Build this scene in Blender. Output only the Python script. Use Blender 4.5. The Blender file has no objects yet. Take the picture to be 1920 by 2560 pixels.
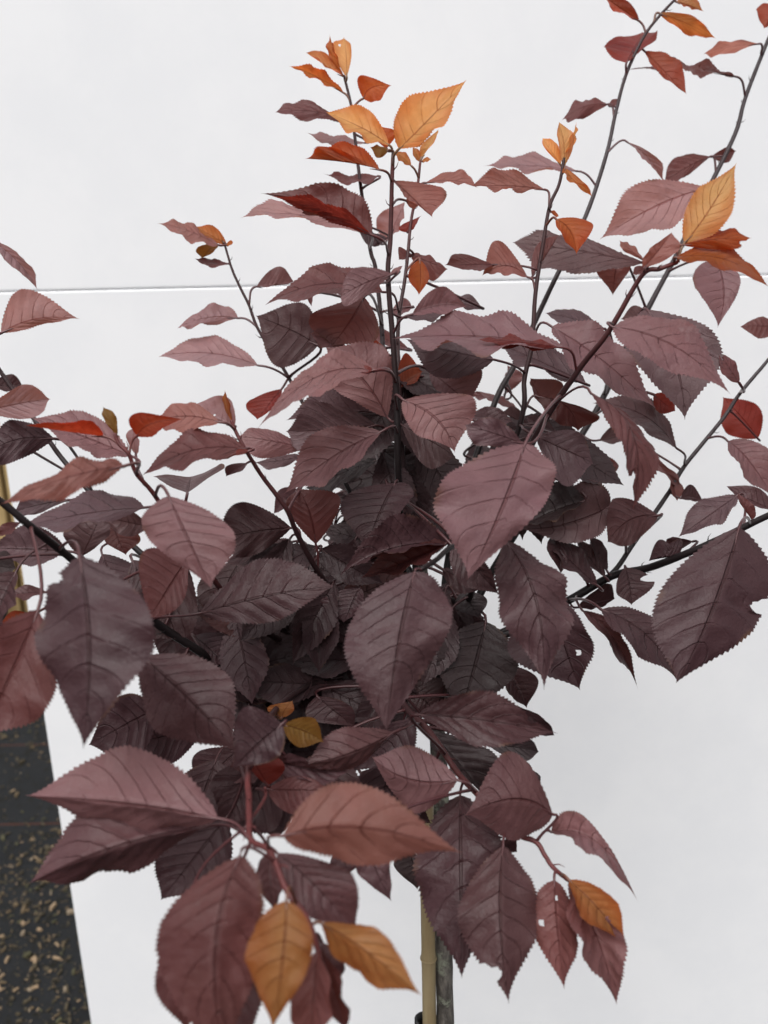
import bpy, math, random
from mathutils import Vector, noise
random.seed(7)
scn = bpy.context.scene
COL = scn.collection
V3 = Vector
R = math.radians

# ------------------------------------------------------------------ camera
F = 2070.0                      # focal length in pixels of the 1920 x 2560 photograph
PITCH, ROLL, CAMZ = R(16.24), 0.0224, 1.5
X = V3((1, 0, 0))
FW = V3((0, math.cos(PITCH), -math.sin(PITCH)))
UP0 = V3((0, math.sin(PITCH), math.cos(PITCH)))
UPV = UP0*math.cos(ROLL) + X*math.sin(ROLL)
RT = X*math.cos(ROLL) - UP0*math.sin(ROLL)
CO = V3((0, 0, CAMZ))
def P(px, py, d):               # a point seen at (px, py) standing d metres in front of the camera
    return CO + FW*d + RT*((px-960)/F*d) - UPV*((py-1280)/F*d)
cam = bpy.data.cameras.new('camera')
camo = bpy.data.objects.new('camera', cam); COL.objects.link(camo)
from mathutils import Matrix
m = Matrix((RT, UPV, -FW)).transposed().to_4x4(); m.translation = CO
camo.matrix_world = m
cam.sensor_fit = 'VERTICAL'; cam.sensor_height = 36.0; cam.lens = F/2560*36.0
cam.clip_start = 0.01; cam.clip_end = 500
cam.dof.use_dof = True; cam.dof.focus_distance = 0.58; cam.dof.aperture_fstop = 8.0
scn.camera = camo
scn.render.resolution_x, scn.render.resolution_y = 768, 1024

# ------------------------------------------------------------------ daylight: bright overcast
SUN_EL, SUN_AZ = R(62), R(200)
world = bpy.data.worlds.new('World'); scn.world = world; world.use_nodes = True
wn = world.node_tree; wn.nodes.clear()
sky = wn.nodes.new('ShaderNodeTexSky'); sky.sky_type = 'NISHITA'; sky.sun_disc = False
sky.sun_elevation = SUN_EL; sky.sun_rotation = SUN_AZ; sky.dust_density = 6.0; sky.air_density = 1.0
hs = wn.nodes.new('ShaderNodeHueSaturation'); hs.inputs['Saturation'].default_value = 0.12
bg = wn.nodes.new('ShaderNodeBackground'); bg.inputs['Strength'].default_value = 0.15
wo = wn.nodes.new('ShaderNodeOutputWorld')
wn.links.new(sky.outputs[0], hs.inputs['Color']); wn.links.new(hs.outputs[0], bg.inputs[0]); wn.links.new(bg.outputs[0], wo.inputs[0])
sun = bpy.data.lights.new('sun', 'SUN'); sun.energy = 1.35; sun.angle = R(80); sun.color = (1, 0.985, 0.96)
suno = bpy.data.objects.new('sun', sun); COL.objects.link(suno)
sdir = V3((math.sin(SUN_AZ)*math.cos(SUN_EL), math.cos(SUN_AZ)*math.cos(SUN_EL), math.sin(SUN_EL)))
suno.rotation_euler = (-sdir).to_track_quat('-Z', 'Y').to_euler()
suno.location = (0, -2, 5)
vs = scn.view_settings
vs.view_transform = 'Standard'; vs.look = 'None'; vs.gamma = 1.0; vs.use_curve_mapping = False
vs.exposure = 0.27
scn.cycles.max_bounces = 10; scn.cycles.transmission_bounces = 8; scn.cycles.diffuse_bounces = 5

# ------------------------------------------------------------------ node helpers
def mat(name):
    mt = bpy.data.materials.new(name); mt.use_nodes = True
    nt = mt.node_tree; nt.nodes.clear()
    out = nt.nodes.new('ShaderNodeOutputMaterial')
    return mt, nt, out
class N:
    def __init__(s, nt): s.nt = nt
    def new(s, t, **kw):
        n = s.nt.nodes.new(t)
        for k, v in kw.items(): setattr(n, k, v)
        return n
    def put(s, sock, v):
        if hasattr(v, 'links'): s.nt.links.new(v, sock)
        else: sock.default_value = v
    def math(s, op, a, b=None, c=None, clamp=False):
        n = s.new('ShaderNodeMath', operation=op, use_clamp=clamp)
        s.put(n.inputs[0], a)
        if b is not None: s.put(n.inputs[1], b)
        if c is not None: s.put(n.inputs[2], c)
        return n.outputs[0]
    def mix(s, f, a, b, mode='MIX'):
        n = s.new('ShaderNodeMix', data_type='RGBA', blend_type=mode)
        s.put(n.inputs[0], f); s.put(n.inputs[6], a); s.put(n.inputs[7], b)
        return n.outputs[2]
    def noise(s, vec, scale, detail=4, rough=.6, dim='3D'):
        n = s.new('ShaderNodeTexNoise', noise_dimensions=dim)
        if vec is not None: s.put(n.inputs['Vector'], vec)
        n.inputs['Scale'].default_value = scale; n.inputs['Detail'].default_value = detail; n.inputs['Roughness'].default_value = rough
        return n.outputs[0]
    def smooth(s, v, a, b):
        n = s.new('ShaderNodeMapRange', interpolation_type='SMOOTHSTEP')
        s.put(n.inputs[0], v); n.inputs[1].default_value = a; n.inputs[2].default_value = b
        return n.outputs[0]
    def bump(s, h, strength, dist=.001):
        n = s.new('ShaderNodeBump'); n.inputs['Strength'].default_value = strength; n.inputs['Distance'].default_value = dist
        s.put(n.inputs['Height'], h); return n.outputs[0]

# ------------------------------------------------------------------ materials
NV = 7.0; VSL = 0.22            # lateral veins per leaf, forward sweep of a vein
def leaf_material():
    mt, nt, out = mat('leaf_blade'); n = N(nt)
    oi = n.new('ShaderNodeObjectInfo')
    uvn = n.new('ShaderNodeUVMap', uv_map='UVMap'); uv2 = n.new('ShaderNodeUVMap', uv_map='veins'); sp2 = n.new('ShaderNodeSeparateXYZ'); nt.links.new(uv2.outputs[0], sp2.inputs[0]); sp = n.new('ShaderNodeSeparateXYZ'); nt.links.new(uvn.outputs[0], sp.inputs[0])
    u = sp.outputs[0]; v = n.math('MULTIPLY', n.math('SUBTRACT', sp.outputs[1], .5), 2.0)
    av = n.math('ABSOLUTE', v)
    geo = n.new('ShaderNodeNewGeometry'); pos = geo.outputs['Position']
    nz = n.noise(pos, 90, 3)
    ph = n.math('ADD', sp2.outputs[0], n.math('MULTIPLY', n.math('SUBTRACT', nz, .5), .16))
    tri = n.math('ABSOLUTE', n.math('SUBTRACT', n.math('FRACT', ph), .5))          # .5 on a vein
    vein = n.math('MULTIPLY', n.smooth(tri, .44, .5), n.smooth(n.noise(pos, 60, 2), .30, .62))
    vein = n.math('MULTIPLY', vein, n.math('SUBTRACT', 1.0, n.math('MULTIPLY', av, .75)))
    midw = n.math('ADD', .018, n.math('MULTIPLY', n.math('SUBTRACT', 1.0, u), .034))
    mid = n.math('SUBTRACT', 1.0, n.smooth(n.math('DIVIDE', av, midw), .5, 1.2))
    vor = n.new('ShaderNodeTexVoronoi', feature='DISTANCE_TO_EDGE'); nt.links.new(pos, vor.inputs['Vector']); vor.inputs['Scale'].default_value = 420
    net = n.math('SUBTRACT', 1.0, n.smooth(vor.outputs['Distance'], 0.0, .16))
    blot = n.noise(pos, 38, 5, .65)
    base = oi.outputs['Color']
    val = n.math('ADD', .72, n.math('MULTIPLY', blot, .56))
    hsv = n.new('ShaderNodeHueSaturation'); nt.links.new(base, hsv.inputs['Color']); n.put(hsv.inputs['Value'], val)
    n.put(hsv.inputs['Hue'], n.math('ADD', .49, n.math('MULTIPLY', n.noise(pos, 22, 2), .02)))
    young = n.smooth(oi.outputs['Alpha'], .36, .52)
    rim = n.math('MULTIPLY', n.smooth(n.math('ADD', n.math('MULTIPLY', av, .55), n.math('MULTIPLY', n.noise(pos, 45, 3), .75)), .45, .95), young)
    c0 = n.mix(n.math('MULTIPLY', rim, .75), hsv.outputs[0], n.mix(1.0, hsv.outputs[0], (.86, .56, .46, 1), 'MULTIPLY'))
    veincol = n.mix(1.0, c0, (.62, .40, .40, 1), 'MULTIPLY')
    c1 = n.mix(n.math('MULTIPLY', vein, n.math('MULTIPLY_ADD', oi.outputs['Alpha'], 1.1, .06)), c0, veincol)
    c1 = n.mix(n.math('MULTIPLY', net, .04), c1, veincol)
    c2 = n.mix(n.math('MULTIPLY', mid, .75), c1, veincol)
    # thin brown scorch along a few margins
    sc = n.math('MULTIPLY', n.smooth(av, .86, 1.0), n.smooth(n.noise(pos, 30, 2), .56, .68))
    c2 = n.mix(n.math('MULTIPLY', sc, .5), c2, (.10, .05, .025, 1))
    b = n.new('ShaderNodeBsdfPrincipled')
    nt.links.new(c2, b.inputs['Base Color'])
    n.put(b.inputs['Roughness'], n.math('ADD', .30, n.math('MULTIPLY', blot, .24)))
    b.inputs['Specular IOR Level'].default_value = .22
    h = n.math('ADD', n.math('MULTIPLY', vein, -1.0), n.math('MULTIPLY', net, -.06))
    h = n.math('ADD', h, n.math('MULTIPLY', mid, -1.3))
    h = n.math('ADD', h, n.math('MULTIPLY', n.noise(pos, 260, 3), .35))
    nt.links.new(n.bump(h, .85, .0012), b.inputs['Normal'])
    tr = n.new('ShaderNodeBsdfTranslucent')
    tc = n.mix(1.0, c2, (2.1, 1.22, .80, 1), 'MULTIPLY')
    nt.links.new(tc, tr.inputs['Color'])
    mx = n.new('ShaderNodeMixShader'); nt.links.new(oi.outputs['Alpha'], mx.inputs[0])
    nt.links.new(b.outputs[0], mx.inputs[1]); nt.links.new(tr.outputs[0], mx.inputs[2])
    nt.links.new(mx.outputs[0], out.inputs[0])
    return mt
def bark_material():            # shoots: colour by age is stored on the vertices
    mt, nt, out = mat('shoot_bark'); n = N(nt)
    at = n.new('ShaderNodeAttribute', attribute_name='age')
    tc = n.new('ShaderNodeNewGeometry')
    nz = n.noise(tc.outputs['Position'], 320, 4)
    c = n.mix(n.math('MULTIPLY', nz, .8), at.outputs['Color'], (.016, .012, .012, 1))
    b = n.new('ShaderNodeBsdfPrincipled'); nt.links.new(c, b.inputs['Base Color'])
    b.inputs['Roughness'].default_value = .45; b.inputs['Specular IOR Level'].default_value = .25
    nt.links.new(n.bump(nz, .35, .0006), b.inputs['Normal'])
    nt.links.new(b.outputs[0], out.inputs[0]); return mt
def petiole_material():
    mt, nt, out = mat('petiole_red'); n = N(nt)
    oi = n.new('ShaderNodeObjectInfo')
    b = n.new('ShaderNodeBsdfPrincipled')
    c = n.mix(.75, oi.outputs['Color'], (.060, .014, .016, 1))
    nt.links.new(c, b.inputs['Base Color']); b.inputs['Roughness'].default_value = .4
    nt.links.new(b.outputs[0], out.inputs[0]); return mt
def trunk_material():
    mt, nt, out = mat('stem_bark'); n = N(nt)
    g = n.new('ShaderNodeNewGeometry'); mp = n.new('ShaderNodeMapping'); nt.links.new(g.outputs['Position'], mp.inputs[0])
    mp.inputs['Scale'].default_value = (1, 1, .35)
    a = n.noise(mp.outputs[0], 160, 6, .7); l = n.noise(g.outputs['Position'], 75, 5, .7)
    c = n.mix(n.smooth(a, .35, .7), (.045, .038, .033, 1), (.17, .15, .13, 1))
    c = n.mix(n.smooth(l, .55, .66), c, (.20, .21, .16, 1))
    b = n.new('ShaderNodeBsdfPrincipled'); nt.links.new(c, b.inputs['Base Color']); b.inputs['Roughness'].default_value = .85
    nt.links.new(n.bump(a, .9, .002), b.inputs['Normal'])
    nt.links.new(b.outputs[0], out.inputs[0]); return mt
def simple(name, ca, cb, scale, rough=.6, bump=.2, dist=.001, stretch=(1, 1, 1), lo=.35, hi=.65, spec=.5):
    mt, nt, out = mat(name); n = N(nt)
    g = n.new('ShaderNodeNewGeometry'); mp = n.new('ShaderNodeMapping'); nt.links.new(g.outputs['Position'], mp.inputs[0])
    mp.inputs['Scale'].default_value = stretch
    a = n.noise(mp.outputs[0], scale, 5, .65)
    b = n.new('ShaderNodeBsdfPrincipled')
    nt.links.new(n.mix(n.smooth(a, lo, hi), (*ca, 1), (*cb, 1)), b.inputs['Base Color'])
    b.inputs['Roughness'].default_value = rough; b.inputs['Specular IOR Level'].default_value = spec
    if bump: nt.links.new(n.bump(a, bump, dist), b.inputs['Normal'])
    nt.links.new(b.outputs[0], out.inputs[0]); return mt
THREADS = []
for _y in (1862, 2060):
    _r = P(60, _y, 1)-CO; THREADS.append((CO+_r*(CAMZ/-_r.z)).y)
def fabric_material():
    mt, nt, out = mat('weed_fabric'); n = N(nt)
    g = n.new('ShaderNodeNewGeometry'); pos = g.outputs['Position']
    wv = n.new('ShaderNodeTexWave', bands_direction='X'); nt.links.new(pos, wv.inputs['Vector']); wv.inputs['Scale'].default_value = 90
    wv2 = n.new('ShaderNodeTexWave', bands_direction='Y'); nt.links.new(pos, wv2.inputs['Vector']); wv2.inputs['Scale'].default_value = 90
    w = n.math('MULTIPLY', wv.outputs[1], wv2.outputs[1])
    big = n.noise(pos, 7, 6, .7); soil = n.noise(pos, 34, 6, .75)
    c = n.mix(big, (.006, .0065, .007, 1), (.022, .023, .025, 1))
    c = n.mix(n.math('MULTIPLY', w, .25), c, (.035, .036, .038, 1))
    c = n.mix(n.smooth(soil, .52, .64), c, (.011, .0095, .0055, 1))
    # orange marker threads woven across the sheet
    sp = n.new('ShaderNodeSeparateXYZ'); nt.links.new(pos, sp.inputs[0])
    th = n.math('MINIMUM', n.math('ABSOLUTE', n.math('SUBTRACT', sp.outputs[1], THREADS[0])), n.math('ABSOLUTE', n.math('SUBTRACT', sp.outputs[1], THREADS[1])))
    c = n.mix(n.math('MULTIPLY', n.math('SUBTRACT', 1.0, n.smooth(th, .0012, .0040)), .6), c, (.11, .032, .016, 1))
    b = n.new('ShaderNodeBsdfPrincipled'); nt.links.new(c, b.inputs['Base Color']); b.inputs['Roughness'].default_value = .8; b.inputs['Specular IOR Level'].default_value = .12
    nt.links.new(n.bump(n.math('ADD', soil, n.math('MULTIPLY', w, .2)), .6, .004), b.inputs['Normal'])
    nt.links.new(b.outputs[0], out.inputs[0]); return mt
def chip_material():
    mt, nt, out = mat('wood_chip'); n = N(nt)
    at = n.new('ShaderNodeAttribute', attribute_name='age')
    g = n.new('ShaderNodeNewGeometry')
    c = n.mix(n.noise(g.outputs['Position'], 300, 3), at.outputs['Color'], (.06, .045, .02, 1))
    b = n.new('ShaderNodeBsdfPrincipled'); nt.links.new(c, b.inputs['Base Color']); b.inputs['Roughness'].default_value = .8
    nt.links.new(b.outputs[0], out.inputs[0]); return mt

M_LEAF, M_BARK, M_PET, M_TRUNK = leaf_material(), bark_material(), petiole_material(), trunk_material()
M_BOARD = simple('white_board', (.80, .805, .825), (.835, .837, .852), 5.0, .5, .05, .0006, spec=.3)
M_CANE = simple('bamboo', (.23, .165, .085), (.31, .245, .14), 45, .45, .12, .0006, (1, 1, .12))
M_RUB = simple('black_rubber', (.010, .010, .012), (.02, .02, .022), 50, .5, .2)
M_TIMBER = simple('yellow_timber', (.30, .20, .08), (.42, .30, .14), 18, .7, .2, .001, (1, 1, .15))
M_POT = simple('black_plastic', (.008, .008, .009), (.018, .018, .019), 20, .45, .1)
M_FAB, M_CHIP = fabric_material(), chip_material()

# ------------------------------------------------------------------ object helpers
def link(name, me, parent=None, mats=(), smooth=True):
    o = bpy.data.objects.new(name, me); COL.objects.link(o)
    for mm in mats: me.materials.append(mm)
    if smooth and len(me.polygons): me.polygons.foreach_set('use_smooth', [True]*len(me.polygons))
    if parent: o.parent = parent
    return o
def tag(o, label=None, cat=None, group=None, kind=None):
    if label: o['label'] = label
    if cat: o['category'] = cat
    if group: o['group'] = group
    if kind: o['kind'] = kind
    return o
def mesh(name, vs_, fs): 
    me = bpy.data.meshes.new(name); me.from_pydata([tuple(v) for v in vs_], [], fs); me.update(); return me
def box_mesh(name, x0, x1, y0, y1, z0, z1, bev=0.0, seg=3):
    import bmesh
    bm = bmesh.new(); bmesh.ops.create_cube(bm, size=1)
    for v in bm.verts:
        v.co = V3((x0 if v.co.x < 0 else x1, y0 if v.co.y < 0 else y1, z0 if v.co.z < 0 else z1))
    if bev: bmesh.ops.bevel(bm, geom=bm.edges[:], offset=bev, segments=seg, profile=.5, affect='EDGES')
    me = bpy.data.meshes.new(name); bm.to_mesh(me); bm.free(); return me
def spline(pts, step=5):
    out = []; n = len(pts)
    for i in range(n-1):
        p0 = pts[max(i-1, 0)]; p1 = pts[i]; p2 = pts[i+1]; p3 = pts[min(i+2, n-1)]
        for k in range(step):
            t = k/step
            out.append(((2*p1) + (p2-p0)*t + (2*p0-5*p1+4*p2-p3)*t*t + (3*p1-p0-3*p2+p3)*t**3)*.5)
    out.append(pts[-1].copy()); return out
def tube(vs_, fs, path, radii, seg=8, bumpy=0):
    b0 = len(vs_); n = len(path); ref = V3((.31, .77, .55)).normalized()
    for i, p in enumerate(path):
        t = (path[min(i+1, n-1)]-path[max(i-1, 0)]).normalized()
        a = t.cross(ref).normalized(); b = t.cross(a)
        for k in range(seg):
            an = 2*math.pi*k/seg; r = radii[i]*(1+bumpy*random.uniform(-1, 1))
            vs_.append(p + a*(r*math.cos(an)) + b*(r*math.sin(an)))
    for i in range(n-1):
        for k in range(seg):
            k2 = (k+1) % seg
            fs.append((b0+i*seg+k, b0+i*seg+k2, b0+(i+1)*seg+k2, b0+(i+1)*seg+k))
    fs.append(tuple(b0+k for k in range(seg-1, -1, -1))); fs.append(tuple(b0+(n-1)*seg+k for k in range(seg)))
def colour_attr(me, cols):
    a = me.color_attributes.new('age', 'FLOAT_COLOR', 'POINT')
    flat = []
    for c in cols: flat += [c[0], c[1], c[2], 1.0]
    a.data.foreach_set('color', flat)

# ------------------------------------------------------------------ setting: ground and the two white panels
g = mesh('ground', [(-60, -20, 0), (60, -20, 0), (60, 100, 0), (-60, 100, 0)], [(0, 1, 2, 3)])
tag(link('ground', g, None, [M_FAB]), 'black woven ground fabric strewn with wood chips', 'ground', kind='structure')
BY = 1.16
def board_z(px, py):            # where a pixel meets the panels' front plane
    r = P(px, py, 1)-CO; t = BY/r.y; return CO + r*t
LX = (board_z(60, 1500).x + board_z(200, 2350).x)/2
SEAM = board_z(960, 709).z
lo = link('white_panel', box_mesh('white_panel', LX, 1.35, BY, BY+.012, .004, SEAM-.0004, .0022), None, [M_BOARD], False)
tag(lo, 'lower white backdrop panel standing on the ground behind the stem', 'panel', 'white backdrop panels')
up = link('white_panel', box_mesh('white_panel', LX-.01, 1.36, BY+.001, BY+.013, SEAM+.0004, SEAM+1.0, .0030), None, [M_BOARD], False)
tag(up, 'upper white backdrop panel, set edge to edge on the lower one', 'panel', 'white backdrop panels')

# wood chips on the fabric, left of the panels
vs_, fs, cs = [], [], []
for i in range(30000):
    y = 1.0 + 3.2*random.random()**1.25; x = random.uniform(-1.5, -.35)
    dens = .5+.5*math.sin(x*9+math.sin(y*5)*1.4)*math.cos(y*6.3+x*3)
    if random.random() > .35+.65*dens: continue
    if THREADS[1]-.03 < y and random.random() < .72: continue
    l = random.choice([.0012, .0014, .0017, .002, .0024, .003, .004, .0058, .0085])*random.uniform(.7, 1.3); w = l*random.uniform(.3, .75); h = w*random.uniform(.3, .6)
    a = random.uniform(0, 6.28); ca, sa = math.cos(a), math.sin(a); tilt = random.uniform(-.3, .3)
    b0 = len(vs_)
    for dx, dy, dz in ((-1, -.6, 0), (1, -.8, 0), (.8, .9, 0), (-.9, .6, 0), (-.8, -.5, 1), (.7, -.6, 1), (.9, .5, 1), (-.7, .7, 1)):
        xx, yy = dx*l, dy*w
        vs_.append((x+ca*xx-sa*yy, y+sa*xx+ca*yy, .001+dz*h*2+abs(tilt)*l*(1+dx*.9)))
    fs += [tuple(b0+k for k in f) for f in ((0, 3, 2, 1), (4, 5, 6, 7), (0, 1, 5, 4), (1, 2, 6, 5), (2, 3, 7, 6), (3, 0, 4, 7))]
    t = random.random()
    c = (.42, .29, .18) if t < .13 else (.15, .10, .055) if t < .30 else (.035, .026, .017) if t < .80 else (.05, .055, .024) if t < .95 else (.36, .28, .20)
    cs += [c]*8
me = mesh('wood_chips', vs_, fs); colour_attr(me, cs)
tag(link('wood_chips', me, None, [M_CHIP], False), 'scattered pale wood chips and crumbs lying on the black fabric', 'wood chips', kind='stuff')

# far left, past the panel's edge: a timber post and black plant pots
def ground_at(px, py):
    r = P(px, py, 1)-CO; return CO + r*(CAMZ/-r.z)
gp = ground_at(56, 1535)
post = bpy.data.objects.new('timber_post', None); COL.objects.link(post); post.location = (gp.x, gp.y, 0)
tag(post, 'yellow timber post standing beyond the left edge of the panels', 'post')
link('upright', box_mesh('upright', -.050, .012, -.04, .04, 0, .95, .004), post, [M_TIMBER])
link('upright', box_mesh('upright', .030, .066, -.03, .03, 0, .93, .004), post, [M_TIMBER])
link('rail', box_mesh('rail', -.30, .05, .05, .08, .14, .20, .003), post, [M_TIMBER])
def pot(x, y, s, label):
    e = bpy.data.objects.new('plant_pot', None); COL.objects.link(e); e.location = (x, y, 0); e.scale = (s, s, s)
    tag(e, label, 'plant pot', 'black plant pots beyond the panels')
    prof = [(.0, .0), (.105, .0), (.11, .01), (.135, .25), (.148, .25), (.15, .285), (.138, .285), (.134, .25), (.0, .245)]
    vv, ff = [], []; S = 28
    for r, z in prof:
        for k in range(S): vv.append((r*math.cos(6.28318*k/S), r*math.sin(6.28318*k/S), z))
    for i in range(len(prof)-1):
        for k in range(S): ff.append((i*S+k, i*S+(k+1) % S, (i+1)*S+(k+1) % S, (i+1)*S+k))
    link('container', mesh('container', vv, ff), e, [M_POT])
    vv, ff = [], []
    tube(vv, ff, [V3((0, 0, .24)), V3((.01, 0, .5)), V3((0, .01, .8))], [.012, .011, .009])
    link('plant_stem', mesh('plant_stem', vv, ff), e, [M_TRUNK])
pot(gp.x-.22, gp.y-.16, 1.0, 'black plant pot in front of the timber post, at the left edge')
pot(gp.x-.13, gp.y+.42, 1.7, 'large black plant pot behind the timber post')

# ------------------------------------------------------------------ the tree
tp = P(1110, 2420, .66)
tree = bpy.data.objects.new('plum_tree', None); COL.objects.link(tree); tree.location = (tp.x, tp.y, 0)
tag(tree, 'purple-leaved young tree with orange shoot tips on a thin grey stem', 'tree')
TL = V3(tree.location)
FORK = P(1075, 1720, .655); FORK.x = (FORK.x+tp.x)/2
vs_, fs = [], []
path = spline([V3((tp.x+.004, tp.y+.01, -.02)), V3((tp.x-.003, tp.y+.004, .35)), V3((tp.x+.003, tp.y, .75)), V3((tp.x, tp.y, tp.z)), V3((tp.x-.001, tp.y, tp.z+.12)), FORK, FORK+V3((-.01, .01, .10))], 10)
nP = len(path)
tube(vs_, fs, path, [.0078*(1-.25*i/nP)*(1+.05*math.sin(i*1.7)) for i in range(nP)], 14, .05)
trunk = link('trunk', mesh('trunk', [v-TL for v in vs_], fs), tree, [M_TRUNK])

TILES = {'A': (600, 0, 640/1659), 'B': (1200, 0, 720/1659), 'C': (0, 500, 640/1659), 'D': (600, 600, 640/1659), 'E': (1200, 600, 720/1659),
         'F': (0, 1100, 640/1659), 'G': (500, 1200, 640/1659), 'H': (1100, 1200, 820/1659), 'I': (0, 1700, 640/1646), 'J': (500, 1760, 640/1659),
         'K': (1000, 1760, 640/1659), 'S': (0, 0, 1.0)}
def px(t, p):
    ox, oy, s = TILES[t]; return (ox+p[0]*s, oy+p[1]*s)

DARK, MID, RED, GREY = (.013, .008, .009), (.050, .017, .019), (.15, .035, .035), (.050, .036, .040)
BR = {}                         # name -> (object, 3-D samples)
def branch(name, pts, r0, r1, cols, hidden=()):
    """pts run from the tip down to the fork: (x, y, depth) in photo pixels and metres"""
    P3 = [P(*p) for p in pts]+[P(*p) for p in hidden]
    if not name.endswith('_'): P3.append(FORK+V3((random.uniform(-.004, .004), random.uniform(-.004, .004), random.uniform(-.03, .08))))
    path = spline(P3, 7); n = len(path)
    L = [0]
    for i in range(1, n): L.append(L[-1]+(path[i]-path[i-1]).length)
    rad = [(r0+(r1-r0)*(l/L[-1])**.9)*.84 for l in L]
    rad[0] *= .7
    vs_, fs = [], []
    tube(vs_, fs, path, rad, 9, .04)
    cc = []
    for i in range(n):
        t = L[i]/L[-1]*(len(cols)-1); k = min(int(t), len(cols)-2); w = t-k
        c = tuple(cols[k][j]*(1-w)+cols[k+1][j]*w for j in range(3)); cc += [c]*9
    # swollen nodes with stipules and small pointed buds
    acc = .012
    for i in range(1, n-1):
        if L[i] < acc or L[i] > .26: continue
        acc = L[i]+random.uniform(.016, .03)
        t = (path[i-1]-path[i+1]).normalized()
        for q in range(random.choice((0, 1, 1, 2))):
            side = t.cross(V3((random.uniform(-1, 1), random.uniform(-1, 1), random.uniform(-1, 1)))).normalized()
            ln = random.uniform(.0022, .0052); base = path[i]+side*rad[i]*.8; b0 = len(vs_)
            curve = [base, base+side*ln*.55+t*ln*.35, base+side*ln*.85+t*ln*1.0]
            tube(vs_, fs, curve, [.00045, .0003, .00008], 4); cc += [tuple(min(1, x*1.3+.015) for x in cc[i*9])]*(len(vs_)-b0)
    me = mesh('branch', [v-TL for v in vs_], fs); colour_attr(me, cc)
    o = link('branch', me, tree, [M_BARK])
    BR[name] = (o, path, rad)
branch('c1', [(983, 380, .545), (980, 455, .545), (976, 600, .55), (970, 690, .55), (983, 860, .555), (992, 1000, .56), (997, 1210, .57)], .0015, .0036, [RED, MID, DARK, DARK, DARK], [(1015, 1450, .62)])
branch('c2', [(860, 190, .70), (878, 265, .70), (888, 350, .70), (903, 474, .70), (926, 625, .70), (940, 680, .70), (957, 870, .70), (951, 1070, .69)], .0013, .0034, [MID, MID, GREY, DARK, DARK], [(990, 1350, .67)])
branch('c3', [(1051, 402, .645), (1042, 482, .645), (1028, 550, .645), (1020, 633, .64), (1012, 700, .635), (995, 822, .62), (1000, 1000, .61)], .0012, .0028, [RED, MID, MID, DARK, DARK], [(1020, 1300, .62)])
branch('r1', [(1695, 655, .49), (1650, 672, .49), (1604, 690, .495), (1521, 830, .51), (1443, 930, .53), (1335, 1099, .56)], .0015, .0038, [RED, MID, DARK, DARK], [(1190, 1400, .62)])
branch('r2', [(1410, 395, .60), (1398, 460, .60), (1374, 516, .60), (1358, 608, .60), (1339, 730, .60), (1330, 860, .60), (1311, 947, .60), (1299, 1064, .60)], .0013, .0030, [MID, MID, DARK, DARK], [(1180, 1400, .63)])
branch('r3', [(1692, -6, .74), (1640, 50, .74), (1605, 100, .74), (1565, 187, .74), (1539, 282, .74), (1517, 382, .735), (1465, 538, .73), (1374, 726, .72), (1291, 904, .71), (1230, 1025, .70)], .0014, .0038, [MID, GREY, GREY, DARK, DARK], [(1130, 1350, .68)])
branch('r4', [(1950, 30, .80), (1918, 105, .80), (1864, 243, .80), (1838, 334, .795), (1769, 477, .79), (1690, 640, .78), (1617, 778, .77), (1521, 969, .75), (1452, 1090, .74)], .0020, .0042, [GREY, GREY, GREY, DARK, DARK], [(1230, 1430, .69)])
branch('r5', [(1960, 850, .70), (1916, 905, .70), (1851, 982, .70), (1807, 1047, .70), (1712, 1164, .69), (1673, 1230, .685), (1584, 1358, .67), (1525, 1438, .665)], .0016, .0030, [GREY, GREY, DARK, DARK], [(1421, 1503, .655), (1230, 1590, .65)])
branch('r6', [(1980, 1268, .56), (1918, 1290, .57), (1815, 1340, .585), (1718, 1383, .60), (1620, 1420, .625), (1530, 1440, .64), (1421, 1501, .645)], .0026, .0046, [DARK, DARK, DARK], [(1240, 1590, .65)])
branch('l1', [(-60, 840, .70), (2, 930, .70), (33, 975, .70), (77, 1036, .70), (123, 1102, .69), (158, 1150, .69), (220, 1225, .68), (285, 1312, .67), (347, 1378, .66)], .0020, .0036, [MID, DARK, DARK, DARK], [(560, 1560, .65), (830, 1680, .65)])
branch('l2', [(-70, 1205, .43), (0, 1252, .44), (77, 1316, .45), (150, 1374, .47), (270, 1470, .50), (395, 1561, .53), (501, 1630, .55), (560, 1672, .57)], .0022, .0046, [DARK, DARK, DARK], [(820, 1720, .62)])
branch('l3', [(288, 1082, .46), (296, 1108, .46), (322, 1136, .46), (341, 1184, .465), (388, 1240, .475)], .0012, .0034, [RED, RED, MID, DARK, DARK], [(480, 1380, .50), (700, 1600, .58)])
branch('l4', [(578, 1050, .50), (590, 1080, .50), (617, 1130, .50), (655, 1190, .51), (693, 1240, .515), (720, 1280, .52), (748, 1345, .535), (808, 1447, .56)], .0012, .0034, [RED, MID, DARK, DARK], [(930, 1600, .62)])
branch('l5', [(561, 608, .70), (579, 670, .70), (600, 718, .70), (622, 762, .70), (642, 816, .70), (680, 880, .70), (722, 945, .70)], .0011, .0030, [MID, MID, GREY, DARK, DARK], [(860, 1200, .68), (980, 1450, .66)])
branch('k1', [(1424, 2203, .435), (1384, 2170, .435), (1362, 2138, .44), (1340, 2105, .445), (1285, 2080, .45), (1200, 1992, .46), (1143, 1930, .475), (1073, 1829, .50), (1012, 1765, .53), (990, 1700, .56)], .0013, .0038, [RED, RED, MID, DARK, DARK], [(1010, 1640, .60)])
branch('j1', [(800, 2400, .325), (770, 2300, .328), (716, 2225, .333), (676, 2130, .345), (628, 2100, .355), (623, 2045, .37), (622, 1990, .385), (620, 1940, .40)], .0013, .0030, [RED, RED, MID, DARK, DARK], [(640, 1850, .45), (760, 1720, .55)])
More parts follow.
